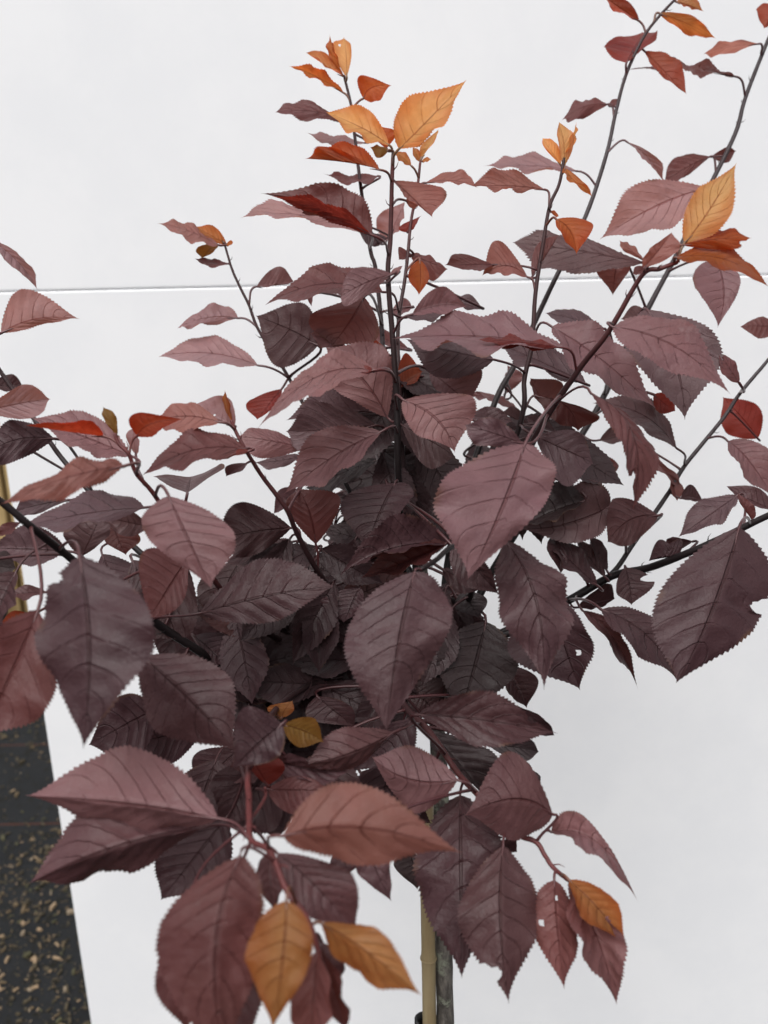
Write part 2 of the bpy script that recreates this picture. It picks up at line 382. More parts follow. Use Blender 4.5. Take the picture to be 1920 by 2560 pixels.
branch('j2_', [(662, 1968, .40), (664, 1990, .40), (648, 2020, .385), (630, 2046, .372), (622, 2062, .367)], .0009, .0012, [RED, RED, MID])

branch('g1', [(1052, 1424, .435), (1090, 1400, .445), (1133, 1366, .465), (1180, 1370, .50)], .0016, .0030, [DARK, DARK, DARK], [(1170, 1500, .58)])

branch('h1', [(600, 1480, .74), (720, 1560, .72), (880, 1640, .69)], .0012, .0030, [DARK, DARK])
branch('h2', [(830, 1330, .76), (890, 1450, .74), (960, 1580, .70)], .0012, .0030, [DARK, DARK])
branch('h3', [(640, 1800, .66), (760, 1760, .66), (900, 1730, .66)], .0012, .0030, [DARK, DARK])
branch('h4', [(1190, 1420, .74), (1150, 1520, .72), (1110, 1620, .69)], .0012, .0030, [DARK, DARK])
branch('h5', [(720, 1420, .84), (850, 1530, .79), (960, 1640, .72)], .0012, .0030, [DARK, DARK])
branch('h6', [(560, 1620, .64), (700, 1660, .65), (880, 1700, .65)], .0012, .0030, [DARK, DARK])
branch('h7', [(1000, 1200, .80), (1010, 1350, .77), (1030, 1500, .71)], .0012, .0030, [DARK, DARK])
branch('h8', [(1120, 1840, .70), (1120, 1790, .69), (1105, 1740, .68)], .0012, .0026, [DARK, DARK])

# ------------------------------------------------------------------ leaves
# colour of the blade by age, with upper-crown light and inner-crown shade painted in: reflectance, share of light passing through
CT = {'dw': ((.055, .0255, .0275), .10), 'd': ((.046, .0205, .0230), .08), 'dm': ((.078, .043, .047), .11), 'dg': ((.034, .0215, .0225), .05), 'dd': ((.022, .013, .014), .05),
      'm': ((.080, .037, .040), .16), 'm_lit': ((.245, .150, .157), .40), 'mp': ((.150, .074, .078), .22), 'mr': ((.105, .040, .040), .32), 'mo': ((.220, .095, .082), .40),  # pale mauve paints in the stronger light on the upper leaves
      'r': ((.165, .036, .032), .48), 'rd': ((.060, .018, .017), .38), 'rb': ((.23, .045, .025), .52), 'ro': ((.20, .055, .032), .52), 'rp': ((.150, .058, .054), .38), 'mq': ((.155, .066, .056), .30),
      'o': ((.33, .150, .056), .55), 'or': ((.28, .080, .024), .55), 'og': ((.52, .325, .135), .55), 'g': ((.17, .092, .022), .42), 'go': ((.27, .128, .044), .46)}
ALLS = None
def nearest(base, name=None, apx=None):
    best = None
    for k, (o, path, rad) in BR.items():
        if name and k != name and not (k.rstrip('_') == name): continue
        for i, p in enumerate(path):
            if apx is not None: dd = (p-apx).length
            else: dd = (p-base).length
            if best is None or dd < best[0]: best = (dd, o, p, i, k)
    return best
def prof(u, pk=.75, ac=.5):
    u = min(max(u, 1e-4), 1-1e-4)
    return math.sin(math.pi*u**pk)**(.84+ac*u)
def make_leaf(t, B, T, E1, E2, d, col, br=None, M=None, zt=None, s=None, a=None, holes=(), bites=(), wave=None, nt=32, curl=0.0, pet=True, fz=None):
    rnd = random.Random(hash((t, B, T)) & 0xffff if False else int(abs(B[0]*31+B[1]*17+T[0]*7+T[1]*3)) + 11*len(t))
    b, tt, e1, e2 = px(t, B), px(t, T), px(t, E1), px(t, E2)
    mm = px(t, M) if M else ((b[0]+tt[0])/2 + rnd.uniform(-4, 4), (b[1]+tt[1])/2 + rnd.uniform(-4, 4))
    Lp = math.hypot(tt[0]-b[0], tt[1]-b[1])
    if zt is None:
        dy = tt[1]-b[1]
        zt = -.38*max(dy, 0) + (.25*Lp*rnd.uniform(-1, 1) if abs(dy) < .6*Lp else .1*Lp*rnd.uniform(-1, 1))
    def mp(u):                  # midrib, quadratic through M at u = .5, in photo pixels + depth pixels
        c = (2*mm[0]-.5*(b[0]+tt[0]), 2*mm[1]-.5*(b[1]+tt[1]))
        x = (1-u)**2*b[0]+2*u*(1-u)*c[0]+u*u*tt[0]; y = (1-u)**2*b[1]+2*u*(1-u)*c[1]+u*u*tt[1]
        return x, y, zt*u - .10*Lp*math.sin(math.pi*u)*(.5 if zt > 0 else 1)
    m42 = mp(.42)
    Lr = math.hypot(Lp, zt); tgt = .265*Lr
    vec = []
    above = m42[1] < 200        # seen from below the eye's height
    for k, e in enumerate((e1, e2)):
        dx, dy = e[0]-m42[0], e[1]-m42[1]; app = math.hypot(dx, dy)
        z = math.sqrt(max(0, tgt*tgt-app*app))
        if s: sg = s[k]
        elif abs(dy) < .55*abs(dx): sg = -.5
        else: sg = 1.0 if dy < 0 else -1.0
        if not s and above and abs(dy) >= .55*abs(dx): sg = -sg
        kw = .93 if Lp > 290 else 1.04 if t in 'DEGHF' else 1.0
        vec.append([dx*kw, dy*kw, z*sg])
    if fz:
        vec[0][2], vec[1][2] = fz[0]*tgt, fz[1]*tgt
    elif not s:                 # gutter along the midrib and a roll about it
        gut, roll = rnd.uniform(.12, .42)*tgt, rnd.uniform(-.25, .25)*tgt
        same = vec[0][0]*vec[1][0]+vec[0][1]*vec[1][1] > 0
        if not same:
            q = 1 if above else -1
            vec[0][2] += q*gut*.8+roll; vec[1][2] += q*gut*.8-roll
    fpx = d/F
    def W(x, y, z): return P(x, y, d+z*fpx)
    Bw = W(*mp(0)); Tw = W(*mp(1)); axis = (Tw-Bw).normalized()
    Lm = Lr*fpx
    c0 = W(*m42)
    vw = [W(m42[0]+v[0], m42[1]+v[1], m42[2]+v[2])-c0 for v in vec]
    nrm = [axis.cross(vw[0]).normalized(), (-axis.cross(vw[1])).normalized()]
    wv = wave if wave is not None else rnd.uniform(.02, .05) if t in 'ABC' else rnd.uniform(.015, .045)
    wk, wp = rnd.uniform(1.6, 3.2), rnd.uniform(0, 6.28)
    nu, nv = 2*nt, 6
    vs_, fs, uv, vph = [], [], [], []
    idx = {}
    vamp = rnd.uniform(.018, .036)*Lm; nof = rnd.uniform(0, 50); vj = rnd.uniform(0, 1)
    asym = rnd.uniform(-.06, .06); pk = rnd.uniform(.84, 1.0); ac = rnd.uniform(.30, .80); nvn = rnd.uniform(6.2, 8.6); vsl = rnd.uniform(.17, .27); off = rnd.uniform(-.25, .25)
    for i in range(nu+1):
        u0 = i/nu
        for sd in (0, 1):
            for j in range(0 if sd == 0 else 1, nv+1):
                v = j/nv; u = u0
                f = prof(u+asym*(1 if sd else -1)*u*(1-u), pk, ac)
                if i == 0 or i == nu: f = 0.004
                tooth = 1.0; th = 0.0
                if j == nv and 2 < i < nu-1:
                    if i % 2: th = .0130*Lm*(.8+.5*rnd.random())*min(1, 36/nt)*min(1, .12+f*1.6)
                    else: th = -.002*Lm
                for (us, ue, side, dep) in bites:
                    if side == sd and us < u < ue:
                        q = math.sin(math.pi*(u-us)/(ue-us))**.6; tooth *= 1-dep*q if v > .25 else 1
                if bites and v > 0: 
                    for (us, ue, side, dep) in bites:
                        if side == sd and us < u < ue and j < nv: tooth = max(.2, tooth)
                for hu, hv, hr in holes:
                    du, dv = u-hu, (v if sd else -v)-hv; q = (du/hr)**2+(dv/(hr*2.6))**2
                    if .35 < q < 2.3 and j < nv:
                        q = q**-.5; u = hu+du*q; v = abs(hv+dv*q); break
                x, y, z = mp(u)
                k = v*f*tooth
                vx, vy, vz = vec[sd]
                p = W(x+vx*k, y+vy*k, z+vz*k)
                n_ = nrm[sd]
                phs = nvn*(u-vsl*v**1.25)+.16*math.sin(7*u+nof)+(off if sd else 0)
                pil = abs(math.sin(math.pi*phs))**.8 * min(1, 3*v) * (1-.5*v) * f
                p = p + n_*(Lm*.016*(noise.noise(V3((u*4.2, v*2.2*(1 if sd else -1), nof)))+.5*noise.noise(V3((u*10, v*5*(1 if sd else -1), nof+9))))*f*min(1, v*4)) + n_*(vamp*pil) + n_*(wv*Lm*math.sin(2*math.pi*wk*u+wp+2.2*sd)*v*v*f) + n_*(curl*Lm*v*v*f) - n_*(.018*Lm*v*(1-v)*4*f*.5)
                if th:
                    df = (prof(u+.01, pk, ac)-prof(u-.01, pk, ac))/.02; wl = vw[sd].length; vh = vw[sd]/max(wl, 1e-6)
                    q = math.hypot(wl*df, Lm)
                    p = p + (axis*(-wl*df)+vh*Lm)*(th/q) + (axis*Lm+vh*(wl*df))*(max(th, 0)*.55/q)
                idx[(i, sd, j)] = len(vs_); vph.append((phs, v)); vs_.append(p); uv.append((u, .5+(.5*v if sd else -.5*v)))
        idx[(i, 1, 0)] = idx[(i, 0, 0)]
    for i in range(nu):
        for sd in (0, 1):
            for j in range(nv):
                uc, vc = (i+.5)/nu, (j+.5)/nv*(1 if sd else -1)
                if any(((uc-hu)/hr)**2+((vc-hv)/(hr*2.6))**2 < 1 for hu, hv, hr in holes): continue
                q = (idx[(i, sd, j)], idx[(i+1, sd, j)], idx[(i+1, sd, j+1)], idx[(i, sd, j+1)])
                fs.append(q if sd else q[::-1])
    nb = len(fs)
    # leaf stalk: runs on into the midrib's underside
    if br is not None or a is not None or pet:
        ap = None
        if a is not None:
            a2 = px(t, a)
            cand = None
            for k, (o, path, rad) in BR.items():
                if br and k.rstrip('_') != br: continue
                for i, p in enumerate(path):
                    r = p-CO; dz = r.dot(FW); qx = 960+F*r.dot(RT)/dz; qy = 1280-F*r.dot(UPV)/dz
                    dd = math.hypot(qx-a2[0], qy-a2[1]) + (0 if br else abs(dz-d)*1500)
                    if cand is None or dd < cand[0]: cand = (dd, o, p, i, k)
            best = cand
        else: best = nearest(Bw, br)
        par, A = best[1], best[2]
        D = (Bw-A).length
        c1 = Bw - axis*min(D*.45, .014); c2 = A + (V3((0, 0, 1))*.25+(Bw-A).normalized())*min(D*.3, .01)
        pts = []
        for k in range(9):
            w = k/8; pts.append(A*(1-w)**3+c2*3*w*(1-w)**2+c1*3*w*w*(1-w)+Bw*w**3)
        n2 = (nrm[0]+nrm[1]).normalized() if (nrm[0]+nrm[1]).length > .2 else nrm[0]
        rr = (.0009 if D < .05 else .0011)*(d/.5)**.5
        for k in range(1, 5):   # sinks into the underside of the midrib
            pts.append(W(*mp(k*.045))+V3((0, 0, -.0003*k)))
        rad = [rr*1.25, rr]+[rr*.9]*7+[rr*(.8-.16*k) for k in range(1, 5)]
        b0 = len(vs_); tube(vs_, fs, pts, rad, 6)
        uv += [(.5, .5)]*(len(vs_)-b0); vph += [(.5, .5)]*(len(vs_)-b0)
    else: par = trunk
    me = mesh('leaf', [v-TL for v in vs_], fs)
    ul = me.uv_layers.new(name='UVMap')
    for l in me.loops: ul.data[l.index].uv = uv[l.vertex_index]
    u2 = me.uv_layers.new(name='veins')
    for l in me.loops: u2.data[l.index].uv = vph[l.vertex_index]
    o = link('leaf', me, par, [M_LEAF, M_PET])
    if len(fs) > nb: me.polygons.foreach_set('material_index', [0]*nb+[1]*(len(fs)-nb))
    (r_, g_, b_), al = CT[col]
    k = rnd.uniform(.88, 1.12); h = rnd.uniform(-.05, .05)
    o.color = (r_*k*(1+h), g_*k, b_*k*(1-h), al*rnd.uniform(.9, 1.1))
    return o
L = make_leaf
# --- upper centre shoots
L('A', (680, 500), (425, 338), (560, 350), (570, 425), .70, 'o', 'c2', nt=20)
L('A', (668, 490), (580, 222), (572, 350), (620, 350), .70, 'o', 'c2', nt=16, s=(1, -1))
L('A', (692, 500), (672, 240), (598, 320), (724, 330), .695, 'og', 'c2', M=(690, 370), nt=20, holes=((.68, -.55, .05),))
L('A', (672, 602), (315, 428), (530, 455), (500, 515), .70, 'o', 'c2', M=(490, 495), nt=22, a=(712, 650))
L('A', (800, 638), (985, 555), (770, 497), (890, 657), .70, 'or', 'c2', M=(858, 565), nt=24, a=(755, 715))
L('A', (715, 790), (225, 728), (430, 655), (440, 768), .69, 'mr', 'c2', M=(480, 722), a=(737, 850))
L('A', (965, 940), (560, 728), (840, 715), (790, 895), .54, 'og', 'c1', M=(800, 835), a=(985, 1010))
L('A', (815, 925), (430, 860), (620, 870), (620, 945), .715, 'm_lit', 'c2', M=(620, 905), nt=22)
L('A', (1030, 965), (1468, 518), (1038, 690), (1265, 870), .53, 'og', 'c1', M=(1210, 790), a=(995, 1080), s=(.6, -.6))
L('A', (1180, 1020), (1287, 838), (1165, 960), (1265, 905), .645, 'og', 'c3', nt=18)
L('A', (1166, 1045), (1118, 955), (1128, 1020), (1166, 985), .645, 'o', 'c3', nt=14)
L('A', (1178, 1045), (1240, 1030), (1205, 1020), (1200, 1052), .645, 'o', 'c3', nt=14)
L('A', (905, 1100), (420, 1028), (745, 930), (590, 955), .53, 'or', 'c1', M=(700, 1055), a=(975, 1190), s=(-1, 1))
L('A', (965, 972), (842, 955), (905, 942), (905, 1025), .535, 'g', 'c1', nt=18)
L('A', (950, 960), (920, 820), (880, 900), (1010, 870), .55, 'or', 'c1', nt=18)
L('A', (1110, 1075), (1000, 985), (1085, 1000), (1045, 1050), .64, 'o', 'c3', nt=18, a=(1142, 1160))
L('A', (895, 1140), (535, 1125), (690, 1120), (780, 1192), .70, 'mr', 'c2', M=(720, 1152), nt=24, a=(772, 1210))
L('A', (850, 1520), (135, 1253), (760, 1225), (520, 1400), .52, 'mr', 'c1', M=(560, 1345), a=(945, 1640), s=(1, 1), nt=36)
L('A', (850, 1522), (190, 1268), (600, 1330), (540, 1420), .515, 'r', 'c1', M=(560, 1365), a=(945, 1640), s=(-.5, .3))
L('A', (800, 1510), (0, 1413), (270, 1300), (350, 1412), .66, 'm_lit', 'c2', M=(380, 1390), a=(845, 1600))
L('A', (1000, 1172), (1248, 1408), (1310, 1222), (1055, 1258), .55, 'mo', 'c1', M=(1120, 1290), a=(985, 1190), s=(1, -1))
L('A', (1075, 1300), (1160, 1330), (1110, 1280), (1110, 1350), .56, 'mo', 'c1', nt=16, a=(1000, 1360))
L('A', (950, 1560), (1068, 1308), (885, 1420), (1035, 1480), .74, 'm_lit', 'c2')
L('A', (955, 1540), (765, 1490), (850, 1500), (860, 1600), .73, 'd', 'c2')
L('A', (1085, 1505), (1175, 1398), (1028, 1478), (1130, 1475), .645, 'r', 'c3', M=(1095, 1465), nt=20)
L('A', (1200, 1185), (1542, 1218), (1410, 1105), (1370, 1185), .64, 'mo', 'c3', M=(1380, 1172), a=(1150, 1258))
# --- upper right shoots
L('B', (915, 120), (690, -40), (860, 15), (795, 70), .74, 'ro', 'r3', a=(935, 185))
L('B', (843, 362), (935, 185), (712, 270), (1015, 215), .735, 'r', 'r3', a=(838, 440), zt=160, s=(-.2, .2))
L('B', (1030, 75), (1360, 222), (1220, 92), (1190, 190), .74, 'o', 'r3', M=(1180, 130), a=(1000, 140))
L('B', (1130, 10), (1290, 66), (1220, -25), (1190, 38), .74, 'o', 'r3', nt=20)
L('B', (948, 295), (1190, 542), (1120, 330), (1010, 400), .755, 'ro', 'r3', a=(905, 310))
L('B', (1465, 440), (848, 402), (1250, 365), (1250, 428), .79, 'mr', 'r4', M=(1150, 392), a=(1527, 560), nt=34)
L('B', (1608, 252), (1285, 312), (1440, 235), (1400, 318), .79, 'm_lit', 'r4', M=(1430, 272), a=(1620, 320))
L('B', (1720, 20), (1635, 165), (1600, 40), (1690, 120), .80, 'ro', 'r4')
L('B', (740, 600), (470, 695), (590, 568), (560, 690), .74, 'mr', 'r3', M=(600, 615), a=(772, 665), bites=((.2, .34, 0, .3),))
L('B', (745, 605), (800, 570), (760, 575), (780, 605), .74, 'mr', 'r3', nt=14)
L('B', (480, 960), (455, 703), (446, 790), (540, 815), .60, 'og', 'r2', M=(482, 830), nt=24)
L('B', (486, 950), (556, 703), (505, 850), (548, 800), .605, 'og', 'r2', nt=18)
L('B', (466, 950), (360, 794), (378, 860), (445, 835), .61, 'og', 'r2', nt=18)
L('B', (556, 985), (18, 956), (290, 882), (280, 972), .73, 'm_lit', 'r3', M=(320, 955), a=(648, 1065), nt=34)
L('B', (488, 965), (648, 1132), (610, 1062), (495, 1022), .60, 'o', 'r2', M=(545, 1045), nt=22)
L('B', (372, 1092), (-48, 1070), (135, 968), (180, 1090), .60, 'mo', 'r2', M=(190, 1072), a=(402, 1190))
L('B', (438, 1262), (556, 1466), (640, 1280), (462, 1350), .59, 'or', 'r2', M=(520, 1335), a=(392, 1310))
L('B', (405, 1215), (455, 1245), (430, 1215), (430, 1245), .605, 'or', 'r2', nt=12)
L('B', (848, 818), (1060, 1052), (1010, 895), (930, 905), .73, 'm_lit', 'r3', M=(960, 905), a=(742, 892))
L('B', (1325, 902), (1060, 1052), (1150, 895), (1165, 1028), .79, 'mr', 'r4', M=(1190, 965), a=(1348, 1000))
L('B', (1335, 902), (1478, 868), (1420, 848), (1415, 940), .80, 'mr', 'r4', nt=20)
L('B', (1300, 1085), (690, 1378), (935, 1035), (1120, 1300), .70, 'm_lit', 'r4', M=(1010, 1190), a=(1310, 1110), nt=36)
L('B', (1178, 1398), (1478, 938), (1212, 1150), (1415, 1285), .49, 'og', 'r1', M=(1320, 1210), s=(.5, -.5))
L('B', (1160, 1412), (1565, 1372), (1370, 1325), (1420, 1440), .49, 'or', 'r1', M=(1350, 1378), bites=((.7, .85, 1, .4),))
L('E', (945, 130), (188, 14), (470, -48), (480, 190), .68, 'dm', 'r3', nt=36, M=(560, 60))
L('E', (275, 215), (12, 205), (120, 10), (150, 195), .60, 'mo', 'r2', M=(150, 150), a=(308, 300))
L('E', (300, 212), (452, -30), (320, 50), (390, 60), .605, 'mp', 'r2', nt=24)
L('E', (800, 85), (765, 318), (668, 125), (868, 135), .72, 'mr', 'r4', holes=((.33, .1, .035),))
L('E', (940, 162), (1105, -45), (955, 80), (1130, 70), .49, 'mo', 'r1')
L('E', (940, 112), (802, 2), (885, 35), (835, 65), .50, 'mo', 'r1', nt=20)
L('E', (955, 160), (880, 195), (905, 150), (920, 195), .49, 'mr', 'r1', nt=14)
L('E', (1130, 102), (1665, 272), (1390, 45), (1320, 145), .485, 'or', 'r1', M=(1420, 115))
L('E', (1365, 120), (1368, 505), (1492, 230), (1235, 215), .72, 'mp', 'r4', M=(1405, 310), nt=36)
L('E', (765, 502), (1442, 888), (1130, 445), (945, 695), .49, 'mp', 'r1', M=(1120, 612), nt=36, fz=(0.5, -0.3))
L('E', (960, 400), (1180, 1035), (1400, 590), (830, 630), .63, 'dm', 'r4', M=(1120, 690), nt=36)
L('E', (965, 430), (808, 455), (890, 380), (880, 470), .65, 'dm', 'r4', nt=20)
L('E', (1492, 822), (1375, 650), (1475, 715), (1405, 775), .60, 'mr', 'r5', a=(1505, 870))
L('E', (415, 500), (1012, 968), (720, 510), (550, 745), .57, 'mp', 'r2', M=(710, 700), nt=36)
L('E', (1000, 890), (1125, 985), (1090, 885), (1020, 985), .65, 'r', 'r4', nt=18)
L('E', (475, 617), (-507, 569), (80, 398), (-60, 625), .52, 'mp', 'r1', M=(-30, 555), a=(560, 745), nt=40)
L('E', (475, 620), (-20, 572), (230, 560), (230, 622), .517, 'r', 'r1', M=(250, 588), a=(560, 745), s=(1, -.3))
L('E', (612, 830), (60, 580), (400, 590), (330, 750), .62, 'dm', 'r2', nt=34)
L('E', (720, 512), (375, 420), (560, 405), (520, 500), .65, 'dm', 'r4')
L('E', (400, 1005), (290, 795), (315, 890), (480, 850), .64, 'mp', 'r2')
L('E', (335, 905), (565, 1105), (650, 990), (420, 1030), .60, 'rd', 'r2', M=(490, 950), a=(250, 1005))
L('E', (640, 885), (880, 1553), (985, 1170), (795, 1190), .50, 'mr', 'r1', M=(880, 1120), a=(462, 990), bites=((.70, .79, 1, .65),), nt=36, s=(.6, -.6))
L('E', (1132, 1200), (648, 940), (1010, 945), (905, 1070), .66, 'dm', 'r5', M=(930, 1005), a=(1178, 1290))
L('E', (970, 1230), (1162, 1442), (1110, 1330), (1035, 1330), .70, 'mp', 'r5')
L('E', (690, 1152), (850, 1110), (770, 1070), (780, 1172), .72, 'dm', 'r4', nt=22, a=(625, 1172))
L('E', (622, 1218), (735, 1388), (780, 1275), (645, 1295), .70, 'mr', 'r4', nt=22)
L('E', (320, 1130), (658, 1290), (530, 1098), (460, 1392), .57, 'dm', 'r2')
L('E', (1600, 1142), (1398, 905), (1610, 975), (1420, 1100), .72, 'r', 'r5', M=(1515, 1030))
L('E', (1428, 1160), (1700, 1500), (1620, 1180), (1480, 1305), .68, 'mp', 'r5', M=(1550, 1275), a=(1300, 1170))
L('E', (1730, 500), (1498, 500), (1640, 445), (1640, 562), .70, 'mr', 'r5')
L('E', (225, 985), (-5, 878), (150, 912), (90, 935), .73, 'mp', 'r3', nt=22)
L('E', (-60, 1010), (190, 1045), (60, 962), (60, 1070), .64, 'dm', 'r2')
L('E', (300, 1100), (128, 985), (215, 972), (180, 1025), .66, 'dm', 'r2', nt=20)
L('E', (445, 1112), (260, 1008), (380, 1035), (330, 1090), .65, 'dm', 'r2', nt=20)
L('E', (140, 890), (160, 720), (245, 800), (145, 810), .75, 'mp', 'r3', nt=20)
L('S', (1312, 1110), (1168, 1450), (1090, 1205), (1396, 1205), .455, 'mp', 'r1', M=(1255, 1275), nt=40, fz=(-0.1, 0.35))
L('S', (1305, 1108), (1160, 1062), (1245, 1048), (1205, 1115), .50, 'm', 'r1', nt=24)
# --- upper and middle left
L('C', (-70, 250), (242, 580), (155, 370), (10, 365), .60, 'm_lit', 'l1', M=(115, 400))
L('C', (8, 862), (515, 770), (130, 590), (260, 812), .55, 'm_lit', 'l1', M=(240, 770), a=(-10, 1060), s=(1, .3))
L('C', (1415, 292), (1018, 152), (1230, 150), (1240, 262), .695, 'mo', 'l5', M=(1210, 195))
L('C', (1470, 292), (1262, 168), (1390, 172), (1340, 250), .705, 'o', 'l5', nt=22)
L('C', (1400, 268), (1308, 378), (1410, 312), (1280, 310), .71, 'g', 'l5', nt=20)
L('C', (1482, 412), (1258, 378), (1380, 378), (1370, 432), .70, 'mr', 'l5', M=(1370, 405), nt=22)
L('C', (1465, 292), (1510, 275), (1490, 262), (1488, 296), .70, 'o', 'l5', nt=12)
L('C', (1542, 766), (1148, 832), (1400, 672), (1270, 815), .70, 'm_lit', 'l5', M=(1340, 762), a=(1660, 830))
L('C', (1672, 1072), (1028, 1016), (1400, 885), (1380, 1065), .69, 'm_lit', 'l5', M=(1350, 992), a=(1850, 1140), nt=34)
L('D', (108, 302), (352, 270), (225, 180), (220, 298), .70, 'mp', 'l5', a=(65, 420))
L('C', (-60, 1200), (150, 1208), (60, 1128), (60, 1245), .72, 'd', 'l1')
L('C', (-110, 1370), (328, 1290), (130, 1205), (180, 1420), .55, 'm_lit', 'l1', M=(110, 1320))
L('C', (350, 1547), (-150, 1690), (100, 1425), (80, 1700), .57, 'd', 'l1', M=(90, 1560))
L('C', (665, 1530), (165, 1460), (540, 1440), (420, 1470), .46, 'rb', 'l3', M=(430, 1500), a=(780, 1600), s=(-1, .4))
L('C', (840, 1655), (205, 1412), (600, 1392), (560, 1630), .49, 'mp', 'l3', M=(520, 1525), nt=34)
L('C', (760, 1530), (667, 1338), (676, 1425), (750, 1400), .46, 'g', 'l3', nt=16)
L('C', (890, 1530), (1185, 1420), (860, 1392), (1000, 1520), .46, 'rb', 'l3', M=(980, 1450), a=(830, 1650))
L('C', (880, 1650), (860, 1480), (820, 1540), (905, 1580), .50, 'm_lit', 'l3')
L('C', (1425, 1440), (985, 1440), (1230, 1308), (1190, 1500), .49, 'mo', 'l4', M=(1200, 1400), a=(1520, 1495))
L('C', (1520, 1465), (1238, 1330), (1470, 1280), (1370, 1410), .505, 'm_lit', 'l4', holes=((.46, -.1, .03),))
L('C', (1502, 1440), (1458, 1230), (1452, 1330), (1492, 1345), .50, 'o', 'l4', nt=14)
L('F', (1590, 60), (915, 236), (1270, -66), (1240, 152), .49, 'mr', 'l4', M=(1240, 70), nt=36)
L('F', (1615, 70), (1400, 105), (1500, 55), (1500, 110), .485, 'r', 'l4', nt=18)
L('D', (420, 1350), (-15, 1270), (170, 1222), (150, 1410), .60, 'mp', 'l5')
L('D', (400, 1400), (95, 1442), (300, 1385), (250, 1478), .65, 'dm', 'l5')
L('F', (1600, 150), (1462, 238), (1480, 165), (1565, 195), .52, 'm', 'l4', nt=18)
# --- crown, middle
L('D', (925, 338), (162, 422), (640, 135), (560, 365), .60, 'mr', 'c3', M=(540, 285), a=(1022, 475), nt=36)
L('D', (985, 222), (650, 372), (770, 178), (745, 400), .505, 'mp', 'c1', M=(800, 285), a=(962, 270))
L('D', (945, 240), (1056, 165), (1000, 188), (1012, 222), .51, 'mp', 'c1', nt=16)
L('D', (460, 370), (465, 430), (435, 370), (470, 375), .62, 'mr', 'c2', nt=12)
L('D', (505, 682), (103, 490), (430, 430), (265, 820), .66, 'dw', 'l5', nt=34)
L('D', (805, 368), (590, 690), (480, 480), (890, 610), .62, 'mr', 'c2', M=(720, 520), nt=34)
L('D', (700, 700), (448, 605), (565, 585), (560, 700), .615, 'mp', 'c2')
L('D', (865, 850), (118, 1217), (590, 715), (520, 985), .50, 'mp', 'c1', M=(490, 890), a=(986, 925), nt=40)
L('D', (862, 845), (660, 875), (770, 805), (770, 865), .497, 'r', 'c1', nt=18, a=(986, 925))
L('D', (955, 1150), (550, 690), (960, 740), (640, 980), .58, 'mp', 'c1', M=(790, 900), nt=36)
L('D', (990, 775), (780, 655), (885, 655), (900, 750), .64, 'ro', 'c3')
L('D', (1010, 960), (1182, 850), (1055, 752), (1120, 930), .61, 'ro', 'c3')
L('D', (270, 965), (110, 1165), (65, 1040), (240, 1060), .70, 'r', 'l5')
L('D', (870, 1110), (298, 1168), (600, 955), (560, 1120), .61, 'dm', 'c2', nt=34)
L('D', (880, 1200), (298, 1240), (520, 1060), (480, 1370), .59, 'dm', 'c2', nt=34)
L('D', (915, 1243), (285, 1645), (520, 1240), (650, 1500), .52, 'mp', 'c1', M=(600, 1410), nt=36)
L('D', (1058, 1038), (1392, 1378), (1490, 1020), (1110, 1215), .52, 'mp', 'c1', M=(1280, 1170), a=(1030, 1130), nt=36)
L('D', (1645, 775), (1072, 640), (1400, 645), (1330, 890), .575, 'dm', 'r2', nt=34)
L('D', (1235, 850), (1490, 1060), (1530, 820), (1270, 960), .60, 'mp', 'c1')
L('D', (1320, 930), (1028, 990), (1180, 880), (1130, 1080), .63, 'dm', 'c3')
L('D', (1050, 1200), (1392, 1402), (1220, 1200), (1190, 1450), .58, 'dm', 'c1')
L('D', (1115, 482), (1475, 435), (1270, 312), (1290, 478), .54, 'mp', 'c1', M=(1290, 425), a=(1022, 600))
L('D', (1080, 502), (1345, 460), (1200, 440), (1220, 528), .56, 'dm', 'c1', nt=22)
L('D', (1565, 442), (1395, 378), (1500, 360), (1480, 450), .67, 'dm', 'c3', nt=20)
L('D', (1112, 440), (952, 482), (1060, 380), (1050, 480), .70, 'mp', 'c2', nt=20)
L('D', (1092, 702), (828, 578), (940, 580), (960, 690), .72, 'mp', 'c2', nt=22)
L('D', (1100, 90), (1348, 190), (1215, 105), (1215, 248), .65, 'mr', 'c3')
L('D', (1112, 100), (1028, 128), (1040, 45), (1085, 118), .65, 'mr', 'c3', nt=16)
L('D', (1165, 130), (1158, 358), (1095, 220), (1220, 230), .64, 'or', 'c3', a=(1085, 200), nt=22)
L('D', (1640, 160), (1325, 162), (1440, 90), (1540, 195), .60, 'mr', 'r2', M=(1500, 158))
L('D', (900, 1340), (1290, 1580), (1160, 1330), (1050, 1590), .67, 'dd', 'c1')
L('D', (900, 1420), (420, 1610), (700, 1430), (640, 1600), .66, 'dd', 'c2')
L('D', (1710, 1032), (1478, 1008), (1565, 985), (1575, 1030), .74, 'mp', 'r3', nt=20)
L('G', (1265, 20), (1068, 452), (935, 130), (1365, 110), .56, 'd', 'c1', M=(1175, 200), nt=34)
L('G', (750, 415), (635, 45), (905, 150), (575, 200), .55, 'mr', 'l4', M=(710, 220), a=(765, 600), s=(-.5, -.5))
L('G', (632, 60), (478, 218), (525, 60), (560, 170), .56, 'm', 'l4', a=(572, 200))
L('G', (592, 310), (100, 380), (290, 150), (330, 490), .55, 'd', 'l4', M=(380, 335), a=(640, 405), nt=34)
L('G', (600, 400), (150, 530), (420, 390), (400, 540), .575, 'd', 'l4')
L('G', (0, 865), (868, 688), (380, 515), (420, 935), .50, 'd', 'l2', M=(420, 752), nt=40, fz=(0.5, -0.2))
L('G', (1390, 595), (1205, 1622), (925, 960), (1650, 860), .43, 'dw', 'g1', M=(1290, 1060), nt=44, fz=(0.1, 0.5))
L('G', (1622, 410), (895, 628), (1310, 205), (1230, 470), .535, 'd', 'c1', M=(1220, 455), nt=36)
